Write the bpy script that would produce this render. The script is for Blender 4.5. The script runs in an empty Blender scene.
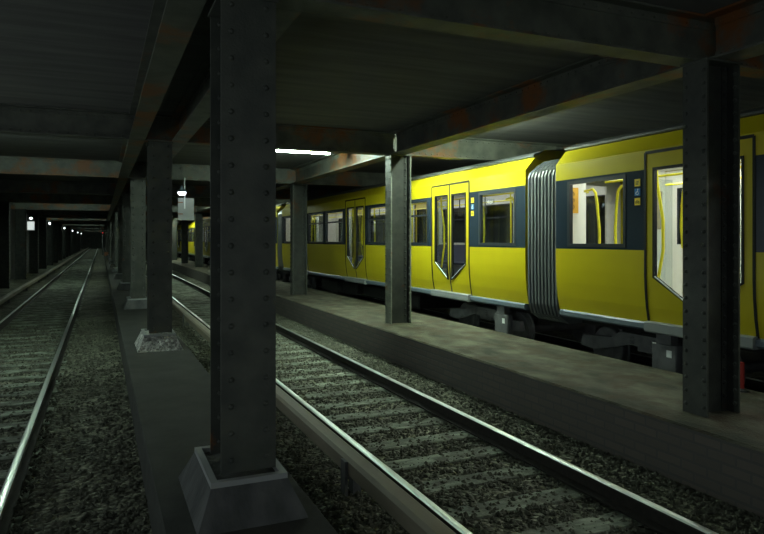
import bpy, math, random
random.seed(7)
scene = bpy.context.scene
COL = scene.collection
C_, S_ = math.cos, math.sin

# ------------------------------------------------------------------ materials
def mat(name):
    m = bpy.data.materials.new(name); m.use_nodes = True
    nt = m.node_tree
    for n in list(nt.nodes): nt.nodes.remove(n)
    out = nt.nodes.new('ShaderNodeOutputMaterial')
    return m, nt, out
def N(nt, t, **kw):
    n = nt.nodes.new(t)
    for k, v in kw.items():
        if k in n.inputs: n.inputs[k].default_value = v
        else: setattr(n, k, v)
    return n
def plain(name, col, rough=.5, metal=0., coat=0., spec=.5):
    m, nt, out = mat(name)
    b = N(nt, 'ShaderNodeBsdfPrincipled', Roughness=rough, Metallic=metal)
    b.inputs['Base Color'].default_value = (*col, 1)
    b.inputs['Coat Weight'].default_value = coat
    b.inputs['Specular IOR Level'].default_value = spec
    nt.links.new(b.outputs[0], out.inputs[0])
    return m
def noisy(name, c1, c2, scale=6., rough=.7, bump=.3, bscale=30., detail=8., lo=.35, hi=.65, metal=0., c3=None, c3lo=.6, c3hi=.7, c3scale=1.4, stretch=(1,1,1), spec=.5, vor=None, dist=.01):
    """two tone noise colour, optional third patchy colour, noise or pebble bump"""
    m, nt, out = mat(name)
    tc = N(nt, 'ShaderNodeTexCoord')
    geo = N(nt, 'ShaderNodeNewGeometry')
    mp = N(nt, 'ShaderNodeMapping'); mp.inputs['Scale'].default_value = stretch
    nt.links.new(geo.outputs['Position'], mp.inputs['Vector'])
    n1 = N(nt, 'ShaderNodeTexNoise', Scale=scale, Detail=detail)
    nt.links.new(mp.outputs[0], n1.inputs['Vector'])
    r1 = N(nt, 'ShaderNodeMapRange'); r1.inputs[1].default_value = lo; r1.inputs[2].default_value = hi
    nt.links.new(n1.outputs['Fac'], r1.inputs[0])
    mx = N(nt, 'ShaderNodeMix', data_type='RGBA')
    mx.inputs[6].default_value = (*c1, 1); mx.inputs[7].default_value = (*c2, 1)
    nt.links.new(r1.outputs[0], mx.inputs[0])
    colr = mx.outputs[2]
    if c3:
        n3 = N(nt, 'ShaderNodeTexNoise', Scale=c3scale, Detail=6., Roughness=.65)
        nt.links.new(geo.outputs['Position'], n3.inputs['Vector'])
        r3 = N(nt, 'ShaderNodeMapRange'); r3.inputs[1].default_value = c3lo; r3.inputs[2].default_value = c3hi
        nt.links.new(n3.outputs['Fac'], r3.inputs[0])
        m3 = N(nt, 'ShaderNodeMix', data_type='RGBA'); m3.inputs[7].default_value = (*c3, 1)
        nt.links.new(r3.outputs[0], m3.inputs[0]); nt.links.new(colr, m3.inputs[6])
        colr = m3.outputs[2]
    b = N(nt, 'ShaderNodeBsdfPrincipled', Roughness=rough, Metallic=metal)
    b.inputs['Specular IOR Level'].default_value = spec
    if vor:
        v = N(nt, 'ShaderNodeTexVoronoi', Scale=vor)
        nt.links.new(mp.outputs[0], v.inputs['Vector'])
        # every stone has its own tone
        m4 = N(nt, 'ShaderNodeMix', data_type='RGBA', blend_type='MULTIPLY'); m4.inputs[0].default_value = 1
        rr = N(nt, 'ShaderNodeSeparateColor'); nt.links.new(v.outputs['Color'], rr.inputs[0])
        r5 = N(nt, 'ShaderNodeMapRange'); r5.inputs[3].default_value = .35; r5.inputs[4].default_value = 1.5
        nt.links.new(rr.outputs[0], r5.inputs[0])
        nt.links.new(colr, m4.inputs[6]); nt.links.new(r5.outputs[0], m4.inputs[7])
        colr = m4.outputs[2]
    nt.links.new(colr, b.inputs['Base Color'])
    if bump:
        bp = N(nt, 'ShaderNodeBump', Strength=bump, Distance=dist)
        if vor:
            inv = N(nt, 'ShaderNodeMath', operation='SUBTRACT'); inv.inputs[0].default_value = 1
            nt.links.new(v.outputs['Distance'], inv.inputs[1]); nt.links.new(inv.outputs[0], bp.inputs['Height'])
        else:
            n2 = N(nt, 'ShaderNodeTexNoise', Scale=bscale, Detail=6.)
            nt.links.new(mp.outputs[0], n2.inputs['Vector']); nt.links.new(n2.outputs['Fac'], bp.inputs['Height'])
        nt.links.new(bp.outputs[0], b.inputs['Normal'])
    nt.links.new(b.outputs[0], out.inputs[0])
    return m
def brick(name, a, b_, mortar):
    m, nt, out = mat(name)
    geo = N(nt, 'ShaderNodeNewGeometry')
    sp = N(nt, 'ShaderNodeSeparateXYZ'); cb = N(nt, 'ShaderNodeCombineXYZ')
    nt.links.new(geo.outputs['Position'], sp.inputs[0])
    nt.links.new(sp.outputs[1], cb.inputs[0]); nt.links.new(sp.outputs[2], cb.inputs[1])
    t = N(nt, 'ShaderNodeTexBrick', Scale=1.)
    t.inputs['Color1'].default_value = (*a, 1); t.inputs['Color2'].default_value = (*b_, 1); t.inputs['Mortar'].default_value = (*mortar, 1)
    t.inputs['Brick Width'].default_value = .26; t.inputs['Row Height'].default_value = .085; t.inputs['Mortar Size'].default_value = .012
    nt.links.new(cb.outputs[0], t.inputs[0])
    b = N(nt, 'ShaderNodeBsdfPrincipled', Roughness=.85)
    nt.links.new(t.outputs[0], b.inputs[0])
    bp = N(nt, 'ShaderNodeBump', Strength=.6, Distance=.01); bp.invert = True
    nt.links.new(t.outputs['Fac'], bp.inputs['Height']); nt.links.new(bp.outputs[0], b.inputs['Normal'])
    nt.links.new(b.outputs[0], out.inputs[0])
    return m
def emit(name, col, s):
    m, nt, out = mat(name)
    e = N(nt, 'ShaderNodeEmission', Strength=s); e.inputs[0].default_value = (*col, 1)
    nt.links.new(e.outputs[0], out.inputs[0]); return m
def glass(name, tint, amount=.9):
    m, nt, out = mat(name)
    t = N(nt, 'ShaderNodeBsdfTransparent'); t.inputs[0].default_value = (*tint, 1)
    g = N(nt, 'ShaderNodeBsdfGlossy', Roughness=.03); g.inputs[0].default_value = (amount, amount, amount, 1)
    lw = N(nt, 'ShaderNodeLayerWeight', Blend=.5)
    pw = N(nt, 'ShaderNodeMath', operation='POWER'); pw.inputs[1].default_value = 4.
    f = N(nt, 'ShaderNodeMath', operation='MULTIPLY_ADD'); f.inputs[1].default_value = .5; f.inputs[2].default_value = .04
    nt.links.new(lw.outputs['Facing'], pw.inputs[0]); nt.links.new(pw.outputs[0], f.inputs[0])
    mx = N(nt, 'ShaderNodeMixShader')
    nt.links.new(f.outputs[0], mx.inputs[0]); nt.links.new(t.outputs[0], mx.inputs[1]); nt.links.new(g.outputs[0], mx.inputs[2])
    nt.links.new(mx.outputs[0], out.inputs[0]); return m

RUST = (.2, .075, .02)
M = dict(
    steel=noisy('painted_steel', (.04, .047, .042), (.07, .078, .066), 5, .5, .25, 60, c3=RUST, c3lo=.66, c3hi=.74, c3scale=2.2),
    shaded=noisy('shaded_steel', (.018, .021, .02), (.034, .038, .034), 6, .6, .25, 60, c3=(.05, .022, .01), c3lo=.6, c3hi=.68, c3scale=2.2, spec=.3),  # steel colour darkened to stand in for shade
    pale=noisy('lit_steel', (.11, .13, .105), (.2, .22, .18), 6, .5, .25, 60, c3=RUST, c3lo=.6, c3hi=.68, c3scale=2.2),
    beam=noisy('beam_steel', (.062, .07, .06), (.12, .13, .108), 4, .5, .25, 60, c3=RUST, c3lo=.52, c3hi=.62, c3scale=1.2),
    concrete=noisy('platform_concrete', (.03, .032, .022), (.125, .125, .088), 3.6, .9, .8, 45, detail=12., lo=.36, hi=.66, c3=(.05, .036, .021), c3lo=.46, c3hi=.64, c3scale=2.4, stretch=(1, .45, 1), dist=.02),
    median=noisy('median_concrete', (.02, .022, .021), (.038, .041, .038), 3, .9, .3, 30),
    plinth=noisy('plinth_concrete', (.055, .06, .063), (.115, .12, .124), 5, .9, .6, 30, stretch=(1, 1, .25), dist=.02),
    rubble=noisy('plinth_rubble', (.3, .31, .3), (.75, .76, .74), 9, .85, 1., 60, vor=34., dist=.04),  # bright lit speckle put into a much lighter rubble colour
    plate=plain('base_flange', (.3, .32, .33), .6),
    wall=noisy('dark_wall', (.08, .083, .082), (.12, .125, .122), 1.5, .9, .3, 20),
    ceil=noisy('sooty_ceiling', (.095, .098, .096), (.14, .143, .138), 2, .95, .3, 12, stretch=(.3, 3, 1)),
    brick=brick('platform_brick', (.11, .102, .092), (.135, .118, .105), (.095, .095, .09)),
    ballast=noisy('ballast_stones', (.085, .093, .066), (.18, .185, .135), 1.2, .85, 1., 60, vor=22., c3=(.06, .06, .038), c3lo=.5, c3hi=.62, c3scale=2.2, dist=.05),
    stone=noisy('loose_stone', (.045, .05, .036), (.12, .127, .095), 14., .85, 0),
    sleeper=noisy('weathered_sleeper', (.075, .095, .075), (.27, .315, .25), 3.5, .8, .5, 22, stretch=(1, 5, 1), c3=(.06, .066, .05), c3lo=.42, c3hi=.58, c3scale=3, dist=.02),
    railtop=plain('polished_rail_head', (.78, .83, .82), .35, 1.),
    railside=noisy('rusty_rail_side', (.012, .011, .01), (.024, .02, .017), 20, .8, .2, 60),
    cover=noisy('conductor_cover', (.2, .18, .14), (.27, .245, .19), 4, .6, .15, 40, stretch=(1, .3, 1)),
    black=plain('black_rubber', (.012, .013, .013), .6, spec=.2),
    iron=noisy('dark_iron', (.07, .075, .082), (.115, .12, .128), 8, .6, .2, 40),
    yellow=noisy('train_yellow', (.52, .445, .01), (.495, .42, .01), 3, .33, 0, spec=.4),
    band=plain('window_band_blue', (.02, .033, .05), .22),
    frame=plain('window_rubber', (.018, .024, .032), .45, spec=.3),
    sill=plain('grey_sill', (.12, .16, .195), .45),
    doorsill=plain('grey_door_step', (.23, .255, .26), .5),
    roof=plain('roof_gutter', (.045, .05, .053), .6),
    bellows=plain('bellows_rubber', (.095, .107, .115), .5),
    glass=glass('tinted_glass', (.86, .9, .9)),
    white=plain('interior_white', (.8, .8, .74), .45),
    grey=plain('interior_grey', (.3, .3, .36), .5),
    floor=plain('interior_floor', (.12, .12, .13), .6),
    pole=plain('yellow_pole', (.85, .78, .02), .3),
    seat=plain('seat_fabric', (.08, .09, .14), .8),
    chrome=plain('chrome', (.7, .7, .7), .2, 1.),
    strap=plain('grey_strap', (.12, .13, .14), .5),
    blue=plain('sticker_blue', (.03, .2, .55), .4),
    stickery=plain('sticker_yellow', (.85, .65, .03), .4),
    stickerw=plain('sticker_white', (.8, .85, .85), .4),
    stickerd=plain('sticker_dark', (.05, .045, .02), .5),
    orange=plain('notice_orange', (.75, .4, .02), .5),
    poster=plain('poster_brown', (.4, .33, .24), .6),
    sign=plain('sign_grey', (.33, .35, .36), .5),
    red=plain('red_paint', (.45, .03, .02), .5),
    rustbox=plain('rusty_cabinet', (.28, .12, .06), .7),
    housing=plain('lamp_housing', (.3, .32, .3), .5),
    tube=emit('fluorescent_tube', (.76, 1, .8), 200.),
    tubelane=emit('platform_tube', (.82, 1, .76), 540.),
    bulb=emit('lamp_bulb', (.88, .96, 1.), 5.),
    signlit=emit('lit_sign_face', (.8, .9, .85), .8),
    redlight=emit('red_signal', (1, .02, .02), 1.2),
    striplit=emit('train_ceiling_light', (1, .97, .92), 8.),
    stripnear=emit('bright_ceiling_light', (1, .98, .86), 30.),
)

# ------------------------------------------------------------------ mesh builder
class MB:
    def __init__(s): s.v = []; s.f = []; s.m = []
    def add(s, vs, fs, mi=0):
        o = len(s.v); s.v += [tuple(p) for p in vs]
        for f in fs: s.f.append(tuple(i + o for i in f)); s.m.append(mi)
        return s
    def box(s, x0, x1, y0, y1, z0, z1, mi=0):
        vs = [(x0, y0, z0), (x1, y0, z0), (x1, y1, z0), (x0, y1, z0), (x0, y0, z1), (x1, y0, z1), (x1, y1, z1), (x0, y1, z1)]
        return s.add(vs, [(0, 3, 2, 1), (4, 5, 6, 7), (0, 1, 5, 4), (1, 2, 6, 5), (2, 3, 7, 6), (3, 0, 4, 7)], mi)
    def bevbox(s, x0, x1, y0, y1, z0, z1, b=.01, mi=0):
        """box with chamfered vertical edges and chamfered top"""
        def ring(x0, x1, y0, y1, z): return [(x0 + b, y0, z), (x1 - b, y0, z), (x1, y0 + b, z), (x1, y1 - b, z), (x1 - b, y1, z), (x0 + b, y1, z), (x0, y1 - b, z), (x0, y0 + b, z)]
        vs = ring(x0, x1, y0, y1, z0) + ring(x0, x1, y0, y1, z1 - b) + ring(x0 + b, x1 - b, y0 + b, y1 - b, z1)
        fs = [tuple(range(7, -1, -1)), tuple(range(16, 24))]
        for k in range(2):
            for i in range(8):
                j = (i + 1) % 8; fs.append((k * 8 + i, k * 8 + j, k * 8 + 8 + j, k * 8 + 8 + i))
        return s.add(vs, fs, mi)
    def frustum(s, a, z0, b, z1, mi=0):
        x0, x1, y0, y1 = a; X0, X1, Y0, Y1 = b
        vs = [(x0, y0, z0), (x1, y0, z0), (x1, y1, z0), (x0, y1, z0), (X0, Y0, z1), (X1, Y0, z1), (X1, Y1, z1), (X0, Y1, z1)]
        return s.add(vs, [(0, 3, 2, 1), (4, 5, 6, 7), (0, 1, 5, 4), (1, 2, 6, 5), (2, 3, 7, 6), (3, 0, 4, 7)], mi)
    def extrude(s, prof, axis, a, b, mi=0, mis=None):
        """closed 2-D profile extruded along axis from a to b. profile coords: axis y -> (x,z); axis x -> (y,z); axis z -> (x,y)"""
        def P(p, t): return {'y': (p[0], t, p[1]), 'x': (t, p[0], p[1]), 'z': (p[0], p[1], t)}[axis]
        n = len(prof); o = len(s.v)
        s.v += [P(p, a) for p in prof] + [P(p, b) for p in prof]
        s.f.append(tuple(o + i for i in range(n))); s.m.append(mi)
        s.f.append(tuple(o + n + i for i in range(n - 1, -1, -1))); s.m.append(mi)
        for i in range(n):
            j = (i + 1) % n
            s.f.append((o + i, o + n + i, o + n + j, o + j)); s.m.append(mis[i] if mis else mi)
        return s
    def tube(s, pts, r, n=8, mi=0):
        import mathutils
        V = mathutils.Vector
        P = [V(p) for p in pts]; o = len(s.v); up = V((.13, .21, .97))
        rr = r if isinstance(r, (list, tuple)) else [r] * len(P)
        for i, p in enumerate(P):
            t = (P[min(i + 1, len(P) - 1)] - P[max(i - 1, 0)]).normalized()
            u = t.cross(up)
            if u.length < .2: u = t.cross(V((1, 0, 0)))
            u.normalize(); w = t.cross(u)
            for k in range(n):
                a = 2 * math.pi * k / n
                s.v.append(tuple(p + (u * C_(a) + w * S_(a)) * rr[i]))
        for i in range(len(P) - 1):
            for k in range(n):
                j = (k + 1) % n
                s.f.append((o + i * n + k, o + i * n + j, o + i * n + n + j, o + i * n + n + k)); s.m.append(mi)
        s.f.append(tuple(o + k for k in range(n - 1, -1, -1))); s.m.append(mi)
        e = o + (len(P) - 1) * n
        s.f.append(tuple(e + k for k in range(n))); s.m.append(mi)
        return s
    def cyl(s, p0, p1, r, n=16, mi=0): return s.tube([p0, p1], r, n, mi)
    def lathe(s, prof, c, axis='z', n=20, mi=0):
        """profile [(r, t)] turned about an axis through c"""
        o = len(s.v)
        for r, t in prof:
            for k in range(n):
                a = 2 * math.pi * k / n; q = (r * C_(a), r * S_(a))
                d = {'z': (q[0], q[1], t), 'x': (t, q[0], q[1]), 'y': (q[0], t, q[1])}[axis]
                s.v.append((c[0] + d[0], c[1] + d[1], c[2] + d[2]))
        for i in range(len(prof) - 1):
            for k in range(n):
                j = (k + 1) % n
                s.f.append((o + i * n + k, o + i * n + j, o + i * n + n + j, o + i * n + n + k)); s.m.append(mi)
        s.f.append(tuple(o + k for k in range(n - 1, -1, -1))); s.m.append(mi)
        e = o + (len(prof) - 1) * n
        s.f.append(tuple(e + k for k in range(n))); s.m.append(mi)
        return s
    def rivet(s, c, nrm, r=.021, mi=0):
        """small dome head at c, facing along nrm ('x',1) etc."""
        ax, sg = nrm; o = len(s.v); n = 6
        for rr, h in ((r, 0), (r * .75, r * .6)):
            for k in range(n):
                a = 2 * math.pi * k / n; u, w = rr * C_(a), rr * S_(a); t = h * sg
                s.v.append({'x': (c[0] + t, c[1] + u, c[2] + w), 'y': (c[0] + u, c[1] + t, c[2] + w), 'z': (c[0] + u, c[1] + w, c[2] + t)}[ax])
        t = r * .9 * sg
        s.v.append({'x': (c[0] + t, c[1], c[2]), 'y': (c[0], c[1] + t, c[2]), 'z': (c[0], c[1], c[2] + t)}[ax])
        for k in range(n):
            j = (k + 1) % n
            s.f.append((o + k, o + j, o + n + j, o + n + k)); s.m.append(mi)
            s.f.append((o + n + k, o + n + j, o + 2 * n)); s.m.append(mi)
        return s
    def build(s, name, mats, parent=None, loc=(0, 0, 0), smooth=False):
        me = bpy.data.meshes.new(name); me.from_pydata(s.v, [], s.f)
        for m in (mats if isinstance(mats, (list, tuple)) else [mats]): me.materials.append(m)
        me.polygons.foreach_set('material_index', s.m)
        import bmesh
        bm = bmesh.new(); bm.from_mesh(me); bmesh.ops.recalc_face_normals(bm, faces=bm.faces); bm.to_mesh(me); bm.free()
        if smooth:
            me.polygons.foreach_set('use_smooth', [True] * len(me.polygons))
            try: me.set_sharp_from_angle(angle=math.radians(40))
            except Exception: pass
        me.update()
        o = bpy.data.objects.new(name, me); COL.objects.link(o); o.location = loc
        if parent: o.parent = parent
        return o

def tag(o, label, cat, group=None):
    o['label'] = label; o['category'] = cat
    if 'kind' not in o: o['kind'] = 'thing'
    if group: o['group'] = group
    return o
def thing(name, label, cat, loc=(0, 0, 0), group=None):
    o = bpy.data.objects.new(name, None); COL.objects.link(o); o.location = loc
    o.empty_display_size = .2
    return tag(o, label, cat, group)
def struct(o): o['kind'] = 'structure'; return o
def dup(o, parent=None, loc=None):
    kids = list(o.children)
    c = o.copy(); COL.objects.link(c)
    if parent: c.parent = parent
    if loc is not None: c.location = loc
    for k in kids: dup(k, c)
    return c
def clear(o, *keys):
    for k in keys:
        if k in o: del o[k]

ORD = ['first', 'second', 'third', 'fourth', 'fifth', 'sixth', 'seventh', 'eighth', 'ninth', 'tenth', 'eleventh', 'twelfth', 'thirteenth', 'fourteenth', 'fifteenth', 'sixteenth', 'seventeenth', 'eighteenth', 'nineteenth', 'twentieth', 'twenty-first', 'twenty-second', 'twenty-third']

# ------------------------------------------------------------------ the place
Y0, PIT = 4.28, 6.87
YB, YF = -6., 172.
GZ = -.172                      # ballast level, rail heads are z = 0
CZ = 3.97                     # ceiling
BZ0, BZ1 = 3.55, 3.968         # beams
XL, XR = -4.3, 9.7

struct(MB().box(XL - .3, XR + .3, YB, YF, GZ - .3, GZ).build('floor', M['ballast']))
sm = MB()
for (a, b) in ((XL, -2.275), (-.595, .34), (1.31, 2.145), (3.82, 4.54)):
    l, r_ = (0 if a in (XL, 1.31) else .09), (0 if b in (.34, 4.54) else .09)
    sm = MB().extrude([(a, GZ - .02), (b, GZ - .02), (b - r_, -.13), (a + l, -.13)], 'y', YB, YF)
    struct(sm.build('floor_shoulder', M['ballast']))
struct(MB().box(XL - .3, XR + .3, YB, YF, CZ, CZ + .3).build('ceiling', M['ceil']))
struct(MB().box(XL - .3, XL, 13, YF, GZ, CZ).build('wall_left', M['wall']))   # nearer part left out to let the world fill light in
struct(MB().box(XR, XR + .3, YB, YF, GZ, CZ).build('wall_right', M['wall']))
struct(MB().box(XL - .3, XR + .3, YF, YF + .3, GZ - .3, CZ + .3).build('wall_back', M['wall']))
# walkway with the columns of the train side, brick faced
PX0, PX1, PZ = 4.53, 6.23, .375
struct(MB().extrude([(PX0, GZ), (PX1, GZ), (PX1, PZ), (PX0 + .02, PZ), (PX0, PZ - .02)], 'y', YB, YF, 0, [0, 0, 1, 1, 0]).build('platform', [M['brick'], M['concrete']]))
# kerbed strip between the two open tracks
struct(MB().extrude([(.33, GZ), (1.32, GZ), (1.32, .16), (1.31, .17), (.36, .17), (.35, .16)], 'y', YB, YF).build('median_walkway', M['median']))

# ------------------------------------------------------------------ steelwork
def i_column(webaxis, w, d, z0, z1, step, rows):
    """parts for a riveted I column centred on the origin. webaxis 'x': flanges stand at -x and +x (size w along y); 'y': flanges at -y, +y"""
    t = .02
    parts = []
    def put(mb_fn):
        mb = MB(); mb_fn(mb)
        if webaxis == 'y':
            mb.v = [(y, x, z) for x, y, z in mb.v]
        return mb
    n = int((z1 - z0 - .1) / step)
    zs = [z0 + .08 + i * step for i in range(n + 1)]
    for sg in (-1, 1):
        def fl(mb):
            a = sg * d / 2
            mb.box(min(a, a - sg * t), max(a, a - sg * t), -w / 2, w / 2, z0, z1)
            for z in zs:
                for yy in rows:
                    mb.rivet((a, yy, z), ('x', sg)); mb.rivet((a - sg * t, yy, z), ('x', -sg))
        parts.append(('flange', put(fl)))
    def web(mb):
        mb.box(-d / 2 + t, d / 2 - t, -.009, .009, z0, z1)
        for sg in (-1, 1):            # angle irons joining web and flanges
            for sy in (-1, 1):
                a = sg * (d / 2 - t)
                mb.box(min(a, a - sg * .075), max(a, a - sg * .075), min(sy * .009, sy * .021), max(sy * .009, sy * .021), z0, z1)
                mb.box(min(a, a - sg * .012), max(a, a - sg * .012), min(sy * .021, sy * .085), max(sy * .021, sy * .085), z0, z1)
                for z in zs: mb.rivet((a - sg * .05, sy * .021, z + step / 2 if z + step / 2 < z1 - .03 else z), ('y', sy))
    parts.append(('web', put(web)))
    def cap(mb):
        mb.box(-d / 2 - .015, d / 2 + .015, -w / 2 - .015, w / 2 + .015, z1 - .02, z1)
    parts.append(('cap_plate', put(cap)))
    return parts

KM = 20
def col_y(k): return Y0 + PIT * k
# --- columns of the median row, flanges facing along the tunnel, on concrete plinths
proto = None
mcx = .893
for k in range(KM):
    y = col_y(k) + .2
    lab = {0: 'large dark riveted steel column closest to the camera, on a broad smooth plinth',
           1: 'dark riveted steel column behind the closest one, on the pale rubble plinth'}.get(k) or \
          '%s steel column from the camera in the row between the open tracks' % ORD[k]
    if proto is None:
        proto = thing('steel_column', lab, 'column', (mcx, y, 0), 'columns between the open tracks')
        for n, mb in i_column('y', .36, .46, .425, BZ0, .175, (-.115, .115)): mb.build(n, M['steel'], proto)
    else:
        c = dup(proto, loc=(mcx, y, 0)); c['label'] = lab
    pl = {0: 'broad smooth concrete plinth with a raised rim under the column closest to the camera',
          1: 'pale rough rubble plinth with bright corners under the second column'}.get(k) or \
         'tapered concrete plinth under the %s column of the row between the open tracks' % ORD[k]
    if k == 0:
        p0 = thing('column_plinth', pl, 'plinth', (mcx - .02, y + .02, .17), 'plinths between the open tracks')
        body = MB().frustum((-.345, .345, -.53, .53), 0, (-.245, .245, -.385, .385), .22)
        pb = body.build('plinth_block', M['plinth'], p0)
        rim = MB()
        for a in ((-.245, -.2, -.385, .385), (.2, .245, -.385, .385), (-.2, .2, -.385, -.34), (-.2, .2, .34, .385)):
            rim.box(*a, .22, .255)
        rim.build('plinth_rim', M['plate'], p0)
    else:
        c = dup(p0, loc=(mcx - .02, y + .02, .17)); c['label'] = pl
        if k == 1:
            for ch in c.children:
                if ch.name.startswith('plinth_block'):
                    ch.data = ch.data.copy(); ch.data.materials[0] = M['rubble']
# --- columns of the platform row, flanges facing across
proto = None
for k in range(12):
    y = col_y(k) - .07
    lab = {0: 'black riveted steel column at the right edge in front of the train door',
           1: 'greenish lit riveted steel column on the platform in front of the middle of the train',
           2: 'dark steel column on the platform just right of the large foreground column'}.get(k) or \
          '%s riveted steel column from the camera in the row along the platform' % ORD[k]
    if proto is None:
        proto = thing('steel_column', lab, 'column', (5.11, y, 0), 'columns on the platform')
        for n, mb in i_column('x', .26, .42, PZ, BZ0, .12, (-.095, .095)): mb.build(n, M['shaded' if n == 'web' else 'steel'], proto)  # recess shade is put into the darker web colour
    else:
        c = dup(proto, loc=(5.11 + min(k, 2) * .045, y, 0)); c['label'] = lab
        if k == 1:           # lamplight on this one is put into a paler flange colour
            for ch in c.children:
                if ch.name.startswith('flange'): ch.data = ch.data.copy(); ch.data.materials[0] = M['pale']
# --- columns along the left wall
proto = None
for k in range(3, 20):
    y = col_y(k)
    lab = '%s riveted steel column in view along the left wall' % ORD[k - 3]
    if proto is None:
        proto = thing('wall_column', lab, 'column', (-3.85, y, 0), 'columns along the left wall')
        for n, mb in i_column('x', .3, .5, GZ, BZ0, .175, (-.11, .11)): mb.build(n, M['shaded'], proto)  # gloom along the wall is put into this darker steel
    else:
        c = dup(proto, loc=(-3.85, y, 0)); c['label'] = lab

def i_beam(length, axis, w=.24, t=.02, z0=BZ0, z1=BZ1, step=.13, stiff=0):
    """parts of a riveted plate beam along an axis, from 0 to length, centred across"""
    parts = []
    sw = (lambda vs: [(y, x, z) for x, y, z in vs]) if axis == 'y' else (lambda vs: vs)
    for (a, b) in ((z0, z0 + t), (z1 - t, z1)):
        mb = MB().box(0, length, -w / 2, w / 2, a, b); mb.v = sw(mb.v)
        parts.append(('beam_flange', mb))
    mb = MB().box(0, length, -.009, .009, z0 + t, z1 - t)
    n = int((length - .1) / step)
    for sy in (-1, 1):
        for (za, zb, zc) in ((z0 + t, z0 + .095, z0 + .06), (z1 - .095, z1 - t, z1 - .06)):
            mb.box(0, length, min(sy * .009, sy * .022), max(sy * .009, sy * .022), za, zb)
            for i in range(n + 1): mb.rivet((.06 + i * step, sy * .022, zc), ('y', sy), .017)
        mb.box(0, length, min(sy * .022, sy * .09), max(sy * .022, sy * .09), z0 + t, z0 + t + .012)
        for i in range(stiff):
            x = length * (i + .5) / stiff
            mb.box(x - .006, x + .006, min(sy * .022, sy * .11), max(sy * .022, sy * .11), z0 + .03, z1 - t)
    mb.v = sw(mb.v)
    parts.append(('beam_web', mb))
    return parts
proto = None
for k in range(-1, KM + 1):
    y = col_y(k)
    if k <= 0: lab = 'dark riveted cross beam under the ceiling ' + ('behind the camera' if k < 0 else 'at the top right, over the closest columns')
    elif k == 1: lab = 'dark riveted cross beam over the second column row, just above the glowing tube'
    elif k == 2: lab = 'rust streaked lit cross beam over the left track, behind the second column'
    else: lab = '%s cross beam from the camera under the tunnel ceiling' % ORD[k]
    if k < 0: continue
    if proto is None:
        proto = thing('cross_beam', lab, 'beam', (XL, y, 0), 'cross beams')
        for n, mb in i_beam(XR - XL, 'x', stiff=0): mb.build(n, M['beam'], proto)
    else:
        c = dup(proto, loc=(XL, y, 0)); c['label'] = lab
rows = [(.53, 'left hand', 'over the kerbed strip', 14), (1.18, 'right hand', 'over the kerbed strip', 14), (5.11, '', 'overhead', 11)]
for (x, hand, where, cnt) in rows:
    proto = None
    for k in range(-1, cnt):
        y = col_y(k) + .125
        pos = 'passing above the camera' if k < 0 else 'between %s and %s cross beams' % (ORD[k], ORD[k + 1])
        lab = ('%s lengthwise beam %s, %s' % (hand or 'platform row', where, pos)).strip()
        if x > 5 and k == 0: lab = 'long lengthwise beam with rust at its far end above the yellow train'
        if proto is None:
            proto = thing('lengthwise_beam', lab, 'beam', (x, y, 0), 'beams running along the tunnel')
            for n, mb in i_beam(PIT - .25, 'y', w=.24 if x < 5 else .3): mb.build(n, M['beam'], proto)
        else:
            c = dup(proto, loc=(x, y, 0)); c['label'] = lab

# ------------------------------------------------------------------ tracks
def _arc(cx, cz, r, a0, a1, n): return [(cx + r * C_(math.radians(a0 + (a1 - a0) * i / n)), cz + r * S_(math.radians(a0 + (a1 - a0) * i / n))) for i in range(n + 1)]
RP = [(-.07, -.15), (.07, -.15), (.07, -.138), (.012, -.118), (.012, -.045), (.035, -.035)]
_h0 = len(RP)
RP += _arc(.0135, -.022, .022, 0, 82, 6) + _arc(-.0135, -.022, .022, 98, 180, 6)
_h1 = len(RP)
RP += [(-.035, -.035), (-.012, -.045), (-.012, -.118), (-.07, -.138)]
def rail(x, label, y0=YB, y1=YF):
    mis = [1 if _h0 + 3 <= i < _h1 - 3 else 0 for i in range(len(RP))]
    o = MB().extrude(RP, 'y', y0, y1, 0, mis).build('track_rail', [M['railside'], M['railtop']], loc=(x, 0, 0), smooth=True)
    return tag(o, label, 'rail', 'track rails')
rail(-2.188, 'left steel rail of the left hand track')
rail(-.683, 'right steel rail of the left hand track, beside the kerb')
rail(2.235, 'left steel rail of the middle track, beside the conductor rail cover')
rail(3.728, 'bright right steel rail of the middle track, nearest the platform')
rail(6.92, 'steel rail on the platform side under the yellow train')
rail(8.38, 'steel rail on the far side under the yellow train')

proto = None
def sleepers(cx, y0, n, sp, label, group):
    global proto
    for i in range(n):
        y = y0 + i * sp + random.uniform(-.015, .015)
        dx = random.uniform(-.05, .05)
        if proto is None:
            o = MB().bevbox(-1.25, 1.25, -.125, .125, -.14, 0, .012).build('track_sleeper', M['sleeper'], loc=(cx, y, -.151))
            proto = o
        else:
            o = proto.copy(); COL.objects.link(o); o.location = (cx + dx, y, -.151 - random.uniform(0, .008))
        o.rotation_euler = (0, 0, random.uniform(-.006, .006))
        tag(o, label, 'sleeper', group)
sleepers(2.98, 2.6, 80, .575, 'weathered pale sleeper across the middle track beside the platform', 'sleepers of the middle track')
sleepers(-1.435, 3.2, 130, .575, 'weathered pale sleeper across the left hand track', 'sleepers of the left track')
sleepers(7.64, -1, 40, .575, 'dark sleeper under the yellow train', 'sleepers under the train')

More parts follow.
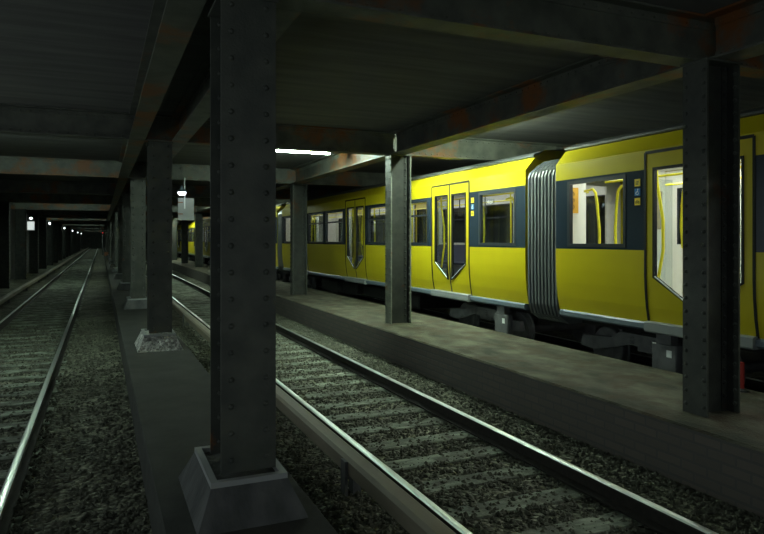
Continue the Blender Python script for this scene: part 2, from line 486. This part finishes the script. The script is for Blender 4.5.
# loose stones of the ballast bed, half covering the sleepers
def stones(n, x0, x1, y0, y1, avoid):
    mb = MB()
    while n:
        x, y = random.uniform(x0, x1), y0 + (y1 - y0) * random.random() ** 1.5
        if any(abs(x - a) < .085 for a in avoid): continue
        n -= 1
        r = random.uniform(.014, .034); a = random.uniform(0, 6.3); z = (GZ if -2.27 < x < -.6 or 2.15 < x < 3.81 else -.133) + random.uniform(-.004, .02)
        ca, sa = C_(a) * r, S_(a) * r; e = random.uniform(.6, 1.1); h = r * random.uniform(.5, .9)
        vs = [(x + ca, y + sa, z), (x - sa * e, y + ca * e, z + .004), (x - ca, y - sa, z), (x + sa * e, y - ca * e, z - .003), (x + ca * .2, y + sa * .3, z + h), (x, y, z - h)]
        mb.add(vs, [(0, 1, 4), (1, 2, 4), (2, 3, 4), (3, 0, 4), (1, 0, 5), (2, 1, 5), (3, 2, 5), (0, 3, 5)])
    return mb
mb = stones(16000, 1.34, 4.5, 2.2, 16, (2.235, 3.728))
m2 = stones(9000, -2.6, .32, 3.5, 18, (-2.188, -.683)); mb.add(m2.v, m2.f)
o = mb.build('ground_stones', M['stone']); o['kind'] = 'stuff'; tag(o, 'grey brown ballast stones strewn between the rails and sleepers', 'ballast')

# conductor rails under board covers
def conductor(x, side, label, y0, y1, first, step):
    t = thing('conductor_rail', label, 'conductor rail', (x, 0, 0), 'conductor rails')
    MB().extrude([(-.08, .045), (-.065, .04), (-.065, .13), (.065, .13), (.065, .04), (.08, .045), (.08, .15), (.05, .172), (-.05, .172), (-.08, .15)], 'y', y0, y1).build('cover_board', M['cover'], t)
    MB().box(-.03, .03, y0, y1, .05, .115).build('contact_rail', M['iron'], t)
    b0 = None
    yy = first
    while yy < min(y1, 60):
        if b0 is None:
            mb = MB().box(-.035, .035, -.05, .05, -.2 - GZ + GZ, .052)
            mb.box(side * .08 if side > 0 else -.105, .105 if side > 0 else side * .08, -.05, .05, GZ, .15).box(-.09, .09, -.06, .06, GZ, GZ + .03)
            b0 = mb.build('bracket', M['iron'], t, (0, yy, 0))
        else:
            c = b0.copy(); COL.objects.link(c); c.parent = t; c.location = (0, yy, 0)
        yy += step
conductor(1.91, -1, 'beige board covered conductor rail along the left side of the middle track', -2.9, 110, 4.95, 5.6)
conductor(-2.78, -1, 'board covered conductor rail along the left wall beside the left track', -2.9, YF - 1, 2, 5.6)

# ------------------------------------------------------------------ the train
LC, W = 15.8, 1.15
CX0 = 6.5 + W
PITCH = LC + .79
PROF = [(.065, .87), (.03, 1.07), (.008, 1.3), (0, 1.5), (0, 3.11), (.19, 3.33)]
def inset(z):
    for (a, za), (b, zb) in zip(PROF, PROF[1:]):
        if za <= z <= zb: return a + (b - a) * (z - za) / (zb - za)
    return PROF[0][0] if z < PROF[0][1] else PROF[-1][0]
DOORS = [(-5.335 - .765, -5.335 + .765), (-.765, .765), (5.335 - .765, 5.335 + .765)]
E_ = LC / 2
WINS = [(-E_ + .3, -E_ + 1.43), (E_ - 1.43, E_ - .3)]
for a, b in ((DOORS[0][1], DOORS[1][0]), (DOORS[1][1], DOORS[2][0])):
    WINS += [(a + .22, a + 1.76), (b - 1.76, b - .22)]
DZ1 = 3.075; WZ0, WZ1 = 1.87, 2.80; BZa, BZb = 1.81, 2.86
def side_cells(sg, pick, off=0., zs=None, span=(-99, 99)):
    ys = sorted(set([-E_, E_] + [v for d in DOORS for v in d] + [v for w in WINS for v in w]))
    zs = zs or [.87, 1.07, 1.3, 1.5, BZa, WZ0, WZ1, BZb, DZ1, 3.11, 3.18, 3.33]
    mb = MB()
    for y0, y1 in zip(ys, ys[1:]):
        for z0, z1 in zip(zs, zs[1:]):
            ym, zm = (y0 + y1) / 2, (z0 + z1) / 2
            if any(a < ym < b for a, b in DOORS) and zm < DZ1: continue
            if any(a < ym < b for a, b in WINS) and WZ0 < zm < WZ1: continue
            if not pick(zm) or not span[0] < ym < span[1]: continue
            xa, xb = sg * (W - inset(z0) - off), sg * (W - inset(z1) - off)
            mb.add([(xa, y0, z0), (xa, y1, z0), (xb, y1, z1), (xb, y0, z1)], [(0, 1, 2, 3)])
    return mb
def solid_ring_yz(x0, x1, outer, inner, mb=None):
    mb = mb or MB()
    n = len(outer)
    vs = [(x0, *p) for p in outer] + [(x0, *p) for p in inner] + [(x1, *p) for p in outer] + [(x1, *p) for p in inner]
    fs = []
    for i in range(n):
        j = (i + 1) % n
        fs += [(i, j, n + j, n + i), (2 * n + i, 3 * n + i, 3 * n + j, 2 * n + j), (i, 2 * n + i, 2 * n + j, j), (n + i, n + j, 3 * n + j, 3 * n + i)]
    return mb.add(vs, fs)
def rect(y0, y1, z0, z1): return [(y0, z0), (y1, z0), (y1, z1), (y0, z1)]

def make_car():
    car = thing('subway_car', '', 'train car', (0, 0, 0), 'cars of the yellow train')
    # ---- shell
    sh = MB()
    for sg in (-1, 1):
        c = side_cells(sg, lambda z: z > BZb); sh.add(c.v, c.f)
    # end collars
    hw = [(-(W - inset(z)), z) for z in (.87, 1.07, 1.3, 1.5, 3.11, 3.33)]
    out = hw + [(-.75, 3.47), (.75, 3.47)] + [(-x, z) for x, z in reversed(hw)]
    inn = [(x * .8, 2.1 + (z - 2.1) * .84) for x, z in out]
    for ye in (-E_, E_):
        n = len(out)
        sh.add([(x, ye, z) for x, z in out] + [(x, ye, z) for x, z in inn], [(i, (i + 1) % n, n + (i + 1) % n, n + i) for i in range(n)])
    sh.build('body_shell', M['yellow'], car)
    de = [-E_] + [v for d in DOORS for v in d] + [E_]
    SPANS = [(de[i], de[i + 1]) for i in (0, 2, 4, 6)]
    for sg in (-1, 1):
        for sp in SPANS:
            side_cells(sg, lambda z: z < BZa, span=sp).build('side_panel', M['yellow'], car)
            side_cells(sg, lambda z: BZa < z < BZb, span=sp).build('window_band', M['band'], car)['label'] = 'dark blue window band'
    rf = MB()
    pr = [(-.96, 3.33), (-.985, 3.345), (-.985, 3.375), (-.945, 3.40), (-.8, 3.45), (-.45, 3.5), (0, 3.515)]
    pr = pr + [(-x, z) for x, z in reversed(pr[:-1])] + [(.9, 3.29), (-.9, 3.29)]
    rf.extrude(pr, 'y', -E_, E_)
    rf.build('roof', M['roof'], car)
    for i in range(8):
        pass
    # ---- sill and steps
    for sg in (-1, 1):
        for i, (a, b) in enumerate(zip(de, de[1:])):
            x1, x0 = W - .02, W - .3
            if i % 2 == 0:
                MB().extrude([(sg * x0, .76), (sg * (x1 - .05), .76), (sg * x1, .79), (sg * x1, .85), (sg * (x1 - .02), .872), (sg * x0, .872)], 'y', a + (.06 if i == 0 else 0), b - (.06 if i == 6 else 0)).build('sill_strip', M['sill'], car)
            else:
                x1 += .045
                MB().extrude([(sg * x0, .75), (sg * (x1 - .02), .75), (sg * x1, .77), (sg * x1, .875), (sg * (x1 - .03), .89), (sg * x0, .89)], 'y', a, b).build('door_step', M['doorsill'], car)
    # ---- windows
    for sg in (-1, 1):
        for (a, b) in WINS:
            x0, x1 = sorted((sg * (W + .006), sg * (W - .06)))
            fr = solid_ring_yz(x0, x1, rect(a - .03, b + .03, WZ0 - .03, WZ1 + .03), rect(a + .02, b - .02, WZ0 + .02, WZ1 - .02))
            if b - a > 1.3:       # hopper vent bar and mullion
                fr.box(x0, x1, a + .02, b - .02, 2.465, 2.505)
            w = fr.build('window', M['frame'], car)
            MB().box(sg * (W - .03) - .003, sg * (W - .03) + .003, a + .02, b - .02, WZ0 + .02, WZ1 - .02).build('pane', M['glass'], w)
    # ---- doors: two leaves with glass that ends in a slant
    for sg in (-1, 1):
        for (da, db) in DOORS:
            mid = (da + db) / 2
            surr = MB()
            X0, X1 = sorted((sg * (W + .004), sg * (W - .05)))
            zs = [.87, 1.07, 1.3, 1.5, DZ1]
            for yy in (da, db):
                for z0, z1 in zip(zs, zs[1:]):
                    q = [(sg * (W - inset(z) + dx), z) for z, dx in ((z0, .005), (z1, .005), (z1, -.05), (z0, -.05))]
                    surr.extrude(q, 'y', yy - .018, yy + .018)
            surr.box(X0, X1, da, db, DZ1 - .018, DZ1 + .018)
            surr.build('door_seal', M['black'], car)
            for hs in (-1, 1):
                o_ = da if hs < 0 else db          # outer edge
                s_ = 1 if hs < 0 else -1
                Y = lambda t: o_ + s_ * t
                Wd = .765
                a, b = .125, Wd - .075             # glass limits from the outer edge
                zt, zh, zl = 2.87, 1.465, 1.145
                leaf = MB()
                def panel(poly):
                    vs = [(sg * (W - inset(z) - .002), Y(t), z) for t, z in poly] + [(sg * (W - inset(z) - .04), Y(t), z) for t, z in poly]
                    n = len(poly)
                    leaf.add(vs, [tuple(range(n)), tuple(range(2 * n - 1, n - 1, -1))] + [(i, (i + 1) % n, n + (i + 1) % n, n + i) for i in range(n)])
                lo, e0, e1 = .885, .02, Wd - .02
                zz = [lo, 1.07, zl]
                for z0, z1 in zip(zz, zz[1:]): panel([(e0, z0), (e1, z0), (e1, z1), (e0, z1)])
                panel([(e0, zl), (b, zl), (a, zh), (e0, zh)])
                panel([(b, zl), (e1, zl), (e1, zh), (b, zh)])
                panel([(e0, zh), (a, zh), (a, zt), (e0, zt)])
                panel([(b, zh), (e1, zh), (e1, zt), (b, zt)])
                panel([(e0, zt), (e1, zt), (e1, DZ1 - .02), (e0, DZ1 - .02)])
                L_ = leaf.build('door_leaf', M['yellow'], car)
                P = lambda t, z: (Y(t), z)
                og = [P(a - .005, zh - .005), P(b + .005, zl - .012), P(b + .005, zt + .005), P(a - .005, zt + .005)]
                ig = [P(a + .028, zh + .012), P(b - .028, zl + .028), P(b - .028, zt - .03), P(a + .028, zt - .03)]
                xs = sorted((sg * (W + .004), sg * (W - .045)))
                solid_ring_yz(xs[0], xs[1], og, ig).build('glass_seal', M['black'], L_)
                # thin bright trim on the slanted lower edge
                tr = MB(); q0, q1 = P(a + .03, zh + .01), P(b - .03, zl + .026)
                tr.tube([(sg * (W - .0), q0[0], q0[1]), (sg * (W - .0), q1[0], q1[1])], .009, 6)
                tr.build('glass_trim', M['stickerw'], L_)
                pn = MB(); x = sg * (W - .025)
                pn.add([(x - .003, *p) for p in ig] + [(x + .003, *p) for p in ig], [(0, 1, 2, 3), (7, 6, 5, 4)] + [(i, (i + 1) % 4, 4 + (i + 1) % 4, 4 + i) for i in range(4)])
                pn.build('pane', M['glass'], L_)
            # soft closing edge between the leaves
            ce = MB()
            for z0, z1 in zip([.885, 1.07, 1.3, 1.5], [1.07, 1.3, 1.5, DZ1 - .02]):
                ce.extrude([(sg * (W - inset(z0) + .003), z0), (sg * (W - inset(z1) + .003), z1), (sg * (W - inset(z1) - .04), z1), (sg * (W - inset(z0) - .04), z0)], 'y', mid - .02, mid + .02)
            ce.build('closing_edge', M['frame'], car)
    # ---- stickers beside the end doors: yellow, blue with wheelchair, yellow
    for sg in (-1, 1):
        for yc in (DOORS[0][0] - .13, DOORS[2][1] + .13):
            x = sg * (W + .003)
            for (zc, m, kind) in ((2.70, 'stickery', 0), (2.575, 'blue', 1), (2.45, 'stickery', 2)):
                b = .048
                st = MB().box(min(x, x + sg * .004), max(x, x + sg * .004), yc - b, yc + b, zc - b, zc + b).build('sticker', M[m], car)
                g = MB(); xf = x + sg * .005
                if kind == 1:
                    ring = [(xf, yc + .022 * C_(a) , zc - .014 + .022 * S_(a)) for a in [2 * math.pi * i / 10 for i in range(11)]]
                    g.tube(ring, .004, 5)
                    g.tube([(xf, yc - .008, zc + .03), (xf, yc - .004, zc + .002), (xf, yc + .018, zc), (xf, yc + .028, zc - .022)], .005, 5)
                    g.lathe([(.008, -.002), (.008, .002)], (xf, yc - .01, zc + .036), 'x', 8)
                    g.build('pictogram', M['stickerw'], st)
                elif kind == 0:
                    g.tube([(xf, yc - .02, zc + .018), (xf, yc - .012, zc - .006), (xf, yc + .02, zc - .006), (xf, yc + .024, zc + .012), (xf, yc - .012, zc + .012)], .004, 5)
                    for dy in (-.01, .018): g.lathe([(.008, -.002), (.008, .002)], (xf, yc + dy, zc - .022), 'x', 8)
                    g.build('pictogram', M['stickerd'], st)
                else:
                    for dy in (-.02, .02): 
                        ring = [(xf, yc + dy + .014 * C_(a), zc - .01 + .014 * S_(a)) for a in [2 * math.pi * i / 8 for i in range(9)]]
                        g.tube(ring, .003, 5)
                    g.tube([(xf, yc - .02, zc - .01), (xf, yc - .006, zc + .016), (xf, yc + .012, zc + .016), (xf, yc + .02, zc - .01)], .003, 5)
                    g.build('pictogram', M['stickerd'], st)
    # ---- inside
    li = MB()
    for sg in (-1, 1):
        c = side_cells(sg, lambda z: z < 3.1, .07, [.93, 1.07, 1.3, 1.5, BZa, WZ0, WZ1, BZb, DZ1, 3.09]); li.add(c.v, c.f)
    for ye in (-E_ + .05, E_ - .05):
        for (xa, xb, za, zb) in ((-1.07, -.62, .93, 3.1), (.62, 1.07, .93, 3.1), (-.62, .62, 2.9, 3.1)):
            li.box(xa, xb, ye - .02, ye + .02, za, zb)
    li.box(-1.07, 1.07, -E_ + .03, E_ - .03, 3.1, 3.13)
    li.build('interior_lining', M['white'], car)
    MB().box(-1.08, 1.08, -E_ + .03, E_ - .03, .885, .935).build('cabin_floor', M['floor'], car)
    lt = MB()
    for x in (-.5, .5): lt.box(x - .06, x + .06, -E_ + .4, E_ - .4, 3.07, 3.098)
    lt.build('ceiling_light', M['striplit'], car)
    for (da, db) in DOORS:
        for ye, s in ((da, -1), (db, 1)):
            for sg in (-1, 1):
                p = MB().box(min(sg * .62, sg * 1.06), max(sg * .62, sg * 1.06), ye + s * .06 - .015, ye + s * .06 + .015, .96, 2.75)
                po = p.build('partition', M['glass'], car)
                xp = sg * .9
                MB().tube([(xp, ye + s * .06, .94), (xp, ye + s * .05, 1.3), (xp + -sg * .04, ye - s * .02, 1.8), (xp - sg * .04, ye - s * .02, 2.2), (xp, ye + s * .04, 2.7), (xp, ye + s * .06, 3.08)], .02, 8).build('grab_pole', M['pole'], po)
    # notices on the end partitions
    for s, ye in ((1, DOORS[2][1] + .06), (-1, DOORS[0][0] - .06)):
        pass
    # bowed yellow poles by the end seats and rails overhead
    for s in (-1, 1):
        for dy, e in ((.49, 1), (.84, -1)):
            y = s * (E_ - dy); e *= s; dx = -.3
            MB().tube([(-.45 + dx, y, .94), (-.43 + dx, y, 1.6), (-.44 + dx, y - e * .01, 2.1), (-.45 + dx, y + e * .03, 2.5), (-.45 + dx, y + e * .06, 2.66), (-.45 + dx, y + e * .12, 2.72), (-.45 + dx, y + e * .3, 2.7)], .021, 8).build('bowed_pole', M['pole'], car)
    for x in (-.62, .62):
        MB().tube([(x, -E_ + .5, 2.82), (x, E_ - .5, 2.82)], .016, 8).build('overhead_rail', M['pole'], car)
    # hoop shaped grab rails in the door bays, hanging straps
    for (da, db) in DOORS:
        m_ = (da + db) / 2
        for sg in (-1, 1):
            x = sg * .7; y0 = db - .17 if m_ > -1 else da + .17; e = -1 if m_ > -1 else 1
            MB().tube([(x, y0 + e * .45, 2.55), (x, y0 + e * .4, 2.63), (x, y0 + e * .12, 2.66), (x, y0 + e * .04, 2.6), (x, y0 + e * .01, 2.4), (x, y0, 2.1), (x, y0 + e * .02, 1.85), (x, y0 + e * .1, 1.77), (x, y0 + e * .35, 1.76), (x, y0 + e * .44, 1.85), (x, y0 + e * .46, 2.2), (x, y0 + e * .45, 2.55), (x, y0 + e * .45, 3.08)], .019, 8).build('hoop_pole', M['pole'], car)
        for dy in (.5, -.5):
            sx = -.62; yy = m_ + dy
            st = MB().tube([(sx, yy, 2.82), (sx, yy, 2.66)], .012, 6)
            st.tube([(sx, yy, 2.66), (sx, yy + .05, 2.56), (sx, yy + .045, 2.47), (sx, yy - .045, 2.47), (sx, yy - .05, 2.56), (sx, yy, 2.66)], .011, 6)
            st.build('hanging_strap', M['strap'], car)
    # seats along both sides
    seat_spans = [(DOORS[0][1] + .12, DOORS[1][0] - .12), (DOORS[1][1] + .12, DOORS[2][0] - .12)]
    for sg in (-1, 1):
        for (a, b) in seat_spans:
            q = [(sg * 1.06, 1.3), (sg * .6, 1.32), (sg * .57, 1.37), (sg * .6, 1.41), (sg * .95, 1.38), (sg * .99, 1.80), (sg * 1.06, 1.82)]
            MB().extrude(q, 'y', a, b).build('bench_seat', M['seat'], car)
    # ---- underframe
    uf = MB().box(-.8, .8, -E_ + .2, E_ - .2, .66, .86)
    for (a, b, h) in ((-3.6, -2.3, .36), (-1.9, -.2, .42), (.3, 1.5, .38), (1.9, 3.5, .34)): uf.bevbox(-.98, .98, a, b, h, .7, .03)
    uf.build('underframe', M['black'], car)
    for s in (-1, 1):
        yc = s * (E_ - 1.62)
        bg = MB()
        for sx in (-1, 1):      # cranked side frames outside the wheels
            xo = sx * .93
            q = [(yc - 1.25, .36), (yc - 1.2, .52), (yc - .62, .56), (yc - .45, .66), (yc + .45, .66), (yc + .62, .56), (yc + 1.2, .52), (yc + 1.25, .36), (yc + .95, .34), (yc + .5, .44), (yc + .3, .5), (yc - .3, .5), (yc - .5, .44), (yc - .95, .34)]
            bg.extrude([p for p in q], 'x', xo - .05, xo + .05)
        bg.box(-.9, .9, yc - .2, yc + .2, .42, .62)
        b = bg.build('bogie', M['iron'], car)
        for ya in (yc - .9, yc + .9):
            for sx in (-1, 1):
                wl = MB().lathe([(.06, -.07), (.33, -.065), (.35, -.06), (.35, -.035), (.32, -.03), (.315, .05), (.3, .065), (.24, .05), (.1, .055), (.06, .07)], (0, 0, 0), 'x', 24)
                if sx < 0: wl.v = [(-x, y, z) for x, y, z in wl.v]
                wl.build('wheel', M['iron'], b, (sx * .73, ya, .345), True)
            MB().cyl((-.7, ya, .34), (.7, ya, .34), .07, 12).build('axle', M['iron'], b)
        for ya in ((yc - .42,) if s > 0 else (yc - .8,)):
            for sx in (-1, 1):
                xa, xb = sorted((sx * .97, sx * 1.09))
                bx = MB().bevbox(xa, xb, ya - .2, ya + .2, .14, .62, .015).box(xa, xb, ya - .12, ya + .12, .62, .76)
                bo = bx.build('equipment_box', M['iron'], b)
                MB().box(*sorted((sx * 1.09, sx * 1.094)), ya - .13, ya - .05, .46, .55).build('box_label', M['stickerw'], bo)
        for ya in (yc - .16, yc + .22):
            for sx in (-1, 1):
                sp = MB(); 
                pts = [(sx * .93 + .06 * C_(a), ya + .06 * S_(a), .5 + .02 * a / 3) for a in [i * .5 for i in range(40)]]
                sp.tube(pts, .012, 5); sp.build('coil_spring', M['iron'], b)
    # ---- bellows at the +y end
    ring = [(-1.07, .74), (-1.12, .9), (-1.135, 1.5), (-1.135, 2.97), (-1.1, 3.06), (-.96, 3.17), (-.8, 3.27), (.8, 3.27), (.96, 3.17), (1.1, 3.06), (1.135, 2.97), (1.135, 1.5), (1.12, .9), (1.07, .74), (.9, .62), (-.9, .62)]
    bl = MB(); nf = 9; n = len(ring); g0, g1 = E_ - .0, E_ + .79
    secs = []
    for i in range(nf * 4 + 1):
        t = (i // 4 + (0, .12, .55, .67)[i % 4]) / nf; ph = 2 * math.pi * i / 4
        k = (.9, .995, 1., .9)[i % 4]
        secs.append([(x * k, g0 + (g1 - g0) * t, 2.05 + (z - 2.05) * k) for x, z in ring])
    for s_ in secs: bl.v += s_
    for i in range(len(secs) - 1):
        for j in range(n):
            bl.f.append((i * n + j, i * n + (j + 1) % n, (i + 1) * n + (j + 1) % n, (i + 1) * n + j)); bl.m.append(0)
    bl.build('gangway_bellows', M['bellows'], car)['label'] = 'grey rubber gangway bellows'
    return car

car = make_car()
labels = ['near yellow subway car at the right edge with a brightly lit door window',
          'long yellow subway car in the middle, beyond the grey bellows',
          'third yellow subway car, only a lit strip seen right of the large column',
          'far yellow subway car glimpsed between the dark columns left of the large column',
          'farthest yellow subway car at the end of the train']
yc0 = 8.147 - LC / 2
cars = []
for i, lb in enumerate(labels):
    c = car if i == 0 else dup(car)
    c.location = (CX0, yc0 + i * PITCH, 0); c['label'] = lb; cars.append(c)
for ch in list(cars[-1].children):
    if ch.name.startswith('gangway_bellows'): bpy.data.objects.remove(ch)
# notice with three pictograms and a poster inside the near car
pn = MB().box(-1.05, -.8, 0, .012, 2.36, 2.76).build('notice', M['orange'], cars[0], (0, E_ - .105, 0))
for z in (2.66, 2.56, 2.46):
    ring = [(-.925 + .04 * C_(a), -.004, z + .035 * S_(a)) for a in [2 * math.pi * i / 10 for i in range(11)]]
    MB().tube(ring, .007, 5).build('pictogram', M['stickerd'], pn)
po = MB().box(.68, .98, 0, .012, 2.12, 2.76).build('poster', M['poster'], cars[0], (0, E_ - .09, 0))
for ch in cars[0].children:
    if ch.name.startswith('ceiling_light'): ch.data = ch.data.copy(); ch.data.materials[0] = M['stripnear']

# ------------------------------------------------------------------ lamps
def area(x, y, z, power, sx=1.2, sy=.14, col=(.78, 1, .8), rot=(0, 0, 0), name='lamp_light'):
    l = bpy.data.lights.new(name, 'AREA'); l.shape = 'RECTANGLE'; l.size = sx; l.size_y = sy
    l.energy = power; l.color = col
    o = bpy.data.objects.new(name, l); COL.objects.link(o); o.location = (x, y, z); o.rotation_euler = rot
    return o
lampproto = None
def tube_lamp(x, y, label, power, z=3.86):
    global lampproto
    if lampproto is None:
        t = thing('ceiling_lamp', label, 'lamp', (x, y, z), 'tube lamps under the ceiling')
        MB().bevbox(-.64, .64, -.16, .16, .045, CZ - z, .01).build('lamp_housing', M['housing'], t)
        MB().cyl((-.6, 0, 0), (.6, 0, 0), .028, 12).build('glowing_tube', M['tube'], t)
        e = MB()
        for sx in (-.6, .6): e.box(min(sx, sx + .02 * (1 if sx > 0 else -1)), max(sx, sx + .02 * (1 if sx > 0 else -1)), -.03, .03, -.03, .06)
        e.build('tube_holder', M['housing'], t)
        lampproto = t
    else:
        t = dup(lampproto, loc=(x, y, z)); t['label'] = label
    if power: area(x, y, z - .05, power)
LY = 13.57
tube_lamp(4.03, LY, 'glowing white fluorescent tube under the ceiling right of the large column', 25)
for i in range(1, 3): tube_lamp(4.03, LY + i * PIT * 3, '%s fluorescent tube over the middle track' % ORD[i], 25)
for i in range(8): tube_lamp(-1.45, 12.4 + i * PIT * 3, '%s fluorescent tube over the left track, counted from the camera' % ORD[i], 25 if i == 0 else 8)
def lane_lamp(y, label, power):
    tube_lamp(5.5, y, label, 0)
    t = [o for o in COL.objects if o.get('label') == label][0]; t.rotation_euler = (0, 0, math.pi / 2)
    for ch in t.children:
        if ch.name.startswith('glowing_tube'): ch.data = ch.data.copy(); ch.data.materials[0] = M['tubelane']
    area(5.5, y, 3.81, power, rot=(0, 0, math.pi / 2))
lane_lamp(9.5, 'fluorescent tube over the platform, hidden behind the rusty lengthwise beam', 10)
lane_lamp(12.0, 'second fluorescent tube over the platform beside the lit yellow car', 10)
lane_lamp(27.4, 'fluorescent tube over the platform beside the third car', 10)
lane_lamp(51.0, 'fluorescent tube over the platform beside the fourth car', 10)

# wall lamps on every third column along the left wall
p_ = None
for i in range(5):
    lb = '%s small bright lamp on the left wall columns' % ORD[i]; y = col_y(7) + .3 + PIT * 3 * i
    if p_ is None:
        p_ = thing('wall_lamp', lb, 'lamp', (-3.42, y, 3.15), 'lamps on the left wall')
        MB().lathe([(.02, -.08), (.05, -.06), (.065, 0), (.05, .06), (.02, .08)], (0, 0, 0), 'z', 12).build('lamp_globe', M['bulb'], p_, smooth=True)
        MB().tube([(-.18, -.3, .2), (-.05, -.1, .22), (0, 0, .19), (0, 0, .1)], .02, 8).build('lamp_arm', M['iron'], p_)
    else:
        c = dup(p_, loc=(-3.42, y, 3.15)); c['label'] = lb
# lit box sign on the left wall column, with its little lamp
t = thing('box_sign', 'small white box sign with a lamp above on the left wall column', 'sign', (-3.42, 39.0, 2.45))
MB().bevbox(-.18, .18, -.07, .07, 0, .5, .01).build('sign_case', M['housing'], t)
MB().box(-.16, .16, -.078, -.07, .03, .47).build('sign_face', M['signlit'], t)
MB().lathe([(.02, .7), (.08, .66), (.08, .63), (.02, .6)], (0, 0, 0), 'z', 12).build('sign_lamp', M['bulb'], t)
MB().cyl((0, 0, .5), (0, 0, .61), .015, 8).build('lamp_stem', M['iron'], t)
MB().box(-.25, -.18, -.03, .03, .1, .4).build('wall_bracket', M['iron'], t)
# hanging shade lamp and grey board over the edge of the middle track
HX, HY = 1.9, 17.2
t = thing('pendant_lamp', 'small bright pendant lamp with a conical shade left of the large column', 'lamp', (HX, HY, 3.14))
MB().lathe([(.02, .2), (.04, .14), (.12, .05), (.13, .03), (.115, .03), (.03, .1)], (0, 0, 0), 'z', 20).build('lamp_shade', M['sill'], t, smooth=True)
MB().lathe([(.02, .07), (.08, .05), (.105, .02), (.09, -.03), (.05, -.055), (.01, -.06)], (0, 0, 0), 'z', 16).build('lamp_bulb', M['bulb'], t, smooth=True)
MB().tube([(0, 0, .14), (0, 0, .6), (0, .3, .7), (0, .7, .7)], .008, 6).build('lamp_cable', M['iron'], t)
t = thing('grey_board', 'flat grey sign board hanging below the pendant lamp', 'sign', (HX + .14, HY + .35, 2.46))
MB().box(-.2, .2, -.015, .015, 0, .58).build('board', M['sign'], t)
MB().box(-.05, -.02, -.03, -.015, .3, 1.1).box(-.05, -.02, -.03, .25, 1.08, 1.11).build('hanger_bar', M['stickerw'], t)
for z in (.15, .45): MB().box(-.2, -.08, -.022, -.015, z, z + .025).build('rusty_clamp', M['rustbox'], t)
# far things on the kerbed strip
t = thing('equipment_cabinet', 'low rusty red cabinet far off on the kerbed strip between the tracks', 'cabinet', (.75, col_y(10) + 3.4, .17))
MB().bevbox(-.42, .42, -.3, .3, .06, .42, .02).build('cabinet_body', M['rustbox'], t)
MB().box(-.46, .46, -.34, .34, .42, .46).build('cabinet_lid', M['rustbox'], t)
MB().box(-.4, .4, -.28, .28, 0, .06).build('cabinet_base', M['iron'], t)
t = thing('signal_light', 'tiny red signal light far down the left track', 'signal', (.2, 96, GZ))
MB().cyl((0, 0, 0), (0, 0, 3.0), .05, 8).build('signal_post', M['iron'], t)
MB().bevbox(-.14, .14, -.08, .1, 2.8, 3.4, .02).build('signal_case', M['black'], t)
MB().lathe([(.055, 0), (.05, -.03), (.02, -.04)], (0, -.08, 3.1), 'y', 12).build('signal_lens', M['redlight'], t)
t = thing('marker_post', 'short red post at the platform edge behind the right hand column', 'post', (6.1, 4.66, PZ))
MB().cyl((0, 0, 0), (0, 0, .3), .025, 10).build('post', M['red'], t)
MB().lathe([(.07, 0), (.07, .015), (.035, .03)], (0, 0, 0), 'z', 12).build('post_foot', M['iron'], t)

# ------------------------------------------------------------------ world fill light added through the open sides, camera, view
w = bpy.data.worlds.new('ambient_fill'); scene.world = w; w.use_nodes = True
bg = w.node_tree.nodes['Background']; bg.inputs[0].default_value = (.88, 1, .98, 1); bg.inputs[1].default_value = .46

cam = bpy.data.cameras.new('camera'); co = bpy.data.objects.new('camera', cam); COL.objects.link(co)
F = 646.
cam.sensor_fit = 'HORIZONTAL'; cam.sensor_width = 36; cam.lens = F / 764 * 36
cam.shift_y = -(267 - 240) / 764
cam.clip_end = 400; cam.clip_start = .05
co.location = (0, 0, 1.943); co.rotation_euler = (math.pi / 2, 0, -math.atan(281 / F))
scene.camera = co
vs = scene.view_settings
scene.display_settings.display_device = 'sRGB'
vs.view_transform = 'Standard'; vs.look = 'None'; vs.gamma = 1; vs.exposure = 0; vs.use_curve_mapping = False
scene.cycles.use_denoising = True
scene.cycles.max_bounces = 10; scene.cycles.diffuse_bounces = 6; scene.cycles.transparent_max_bounces = 16
scene.cycles.sample_clamp_indirect = 4
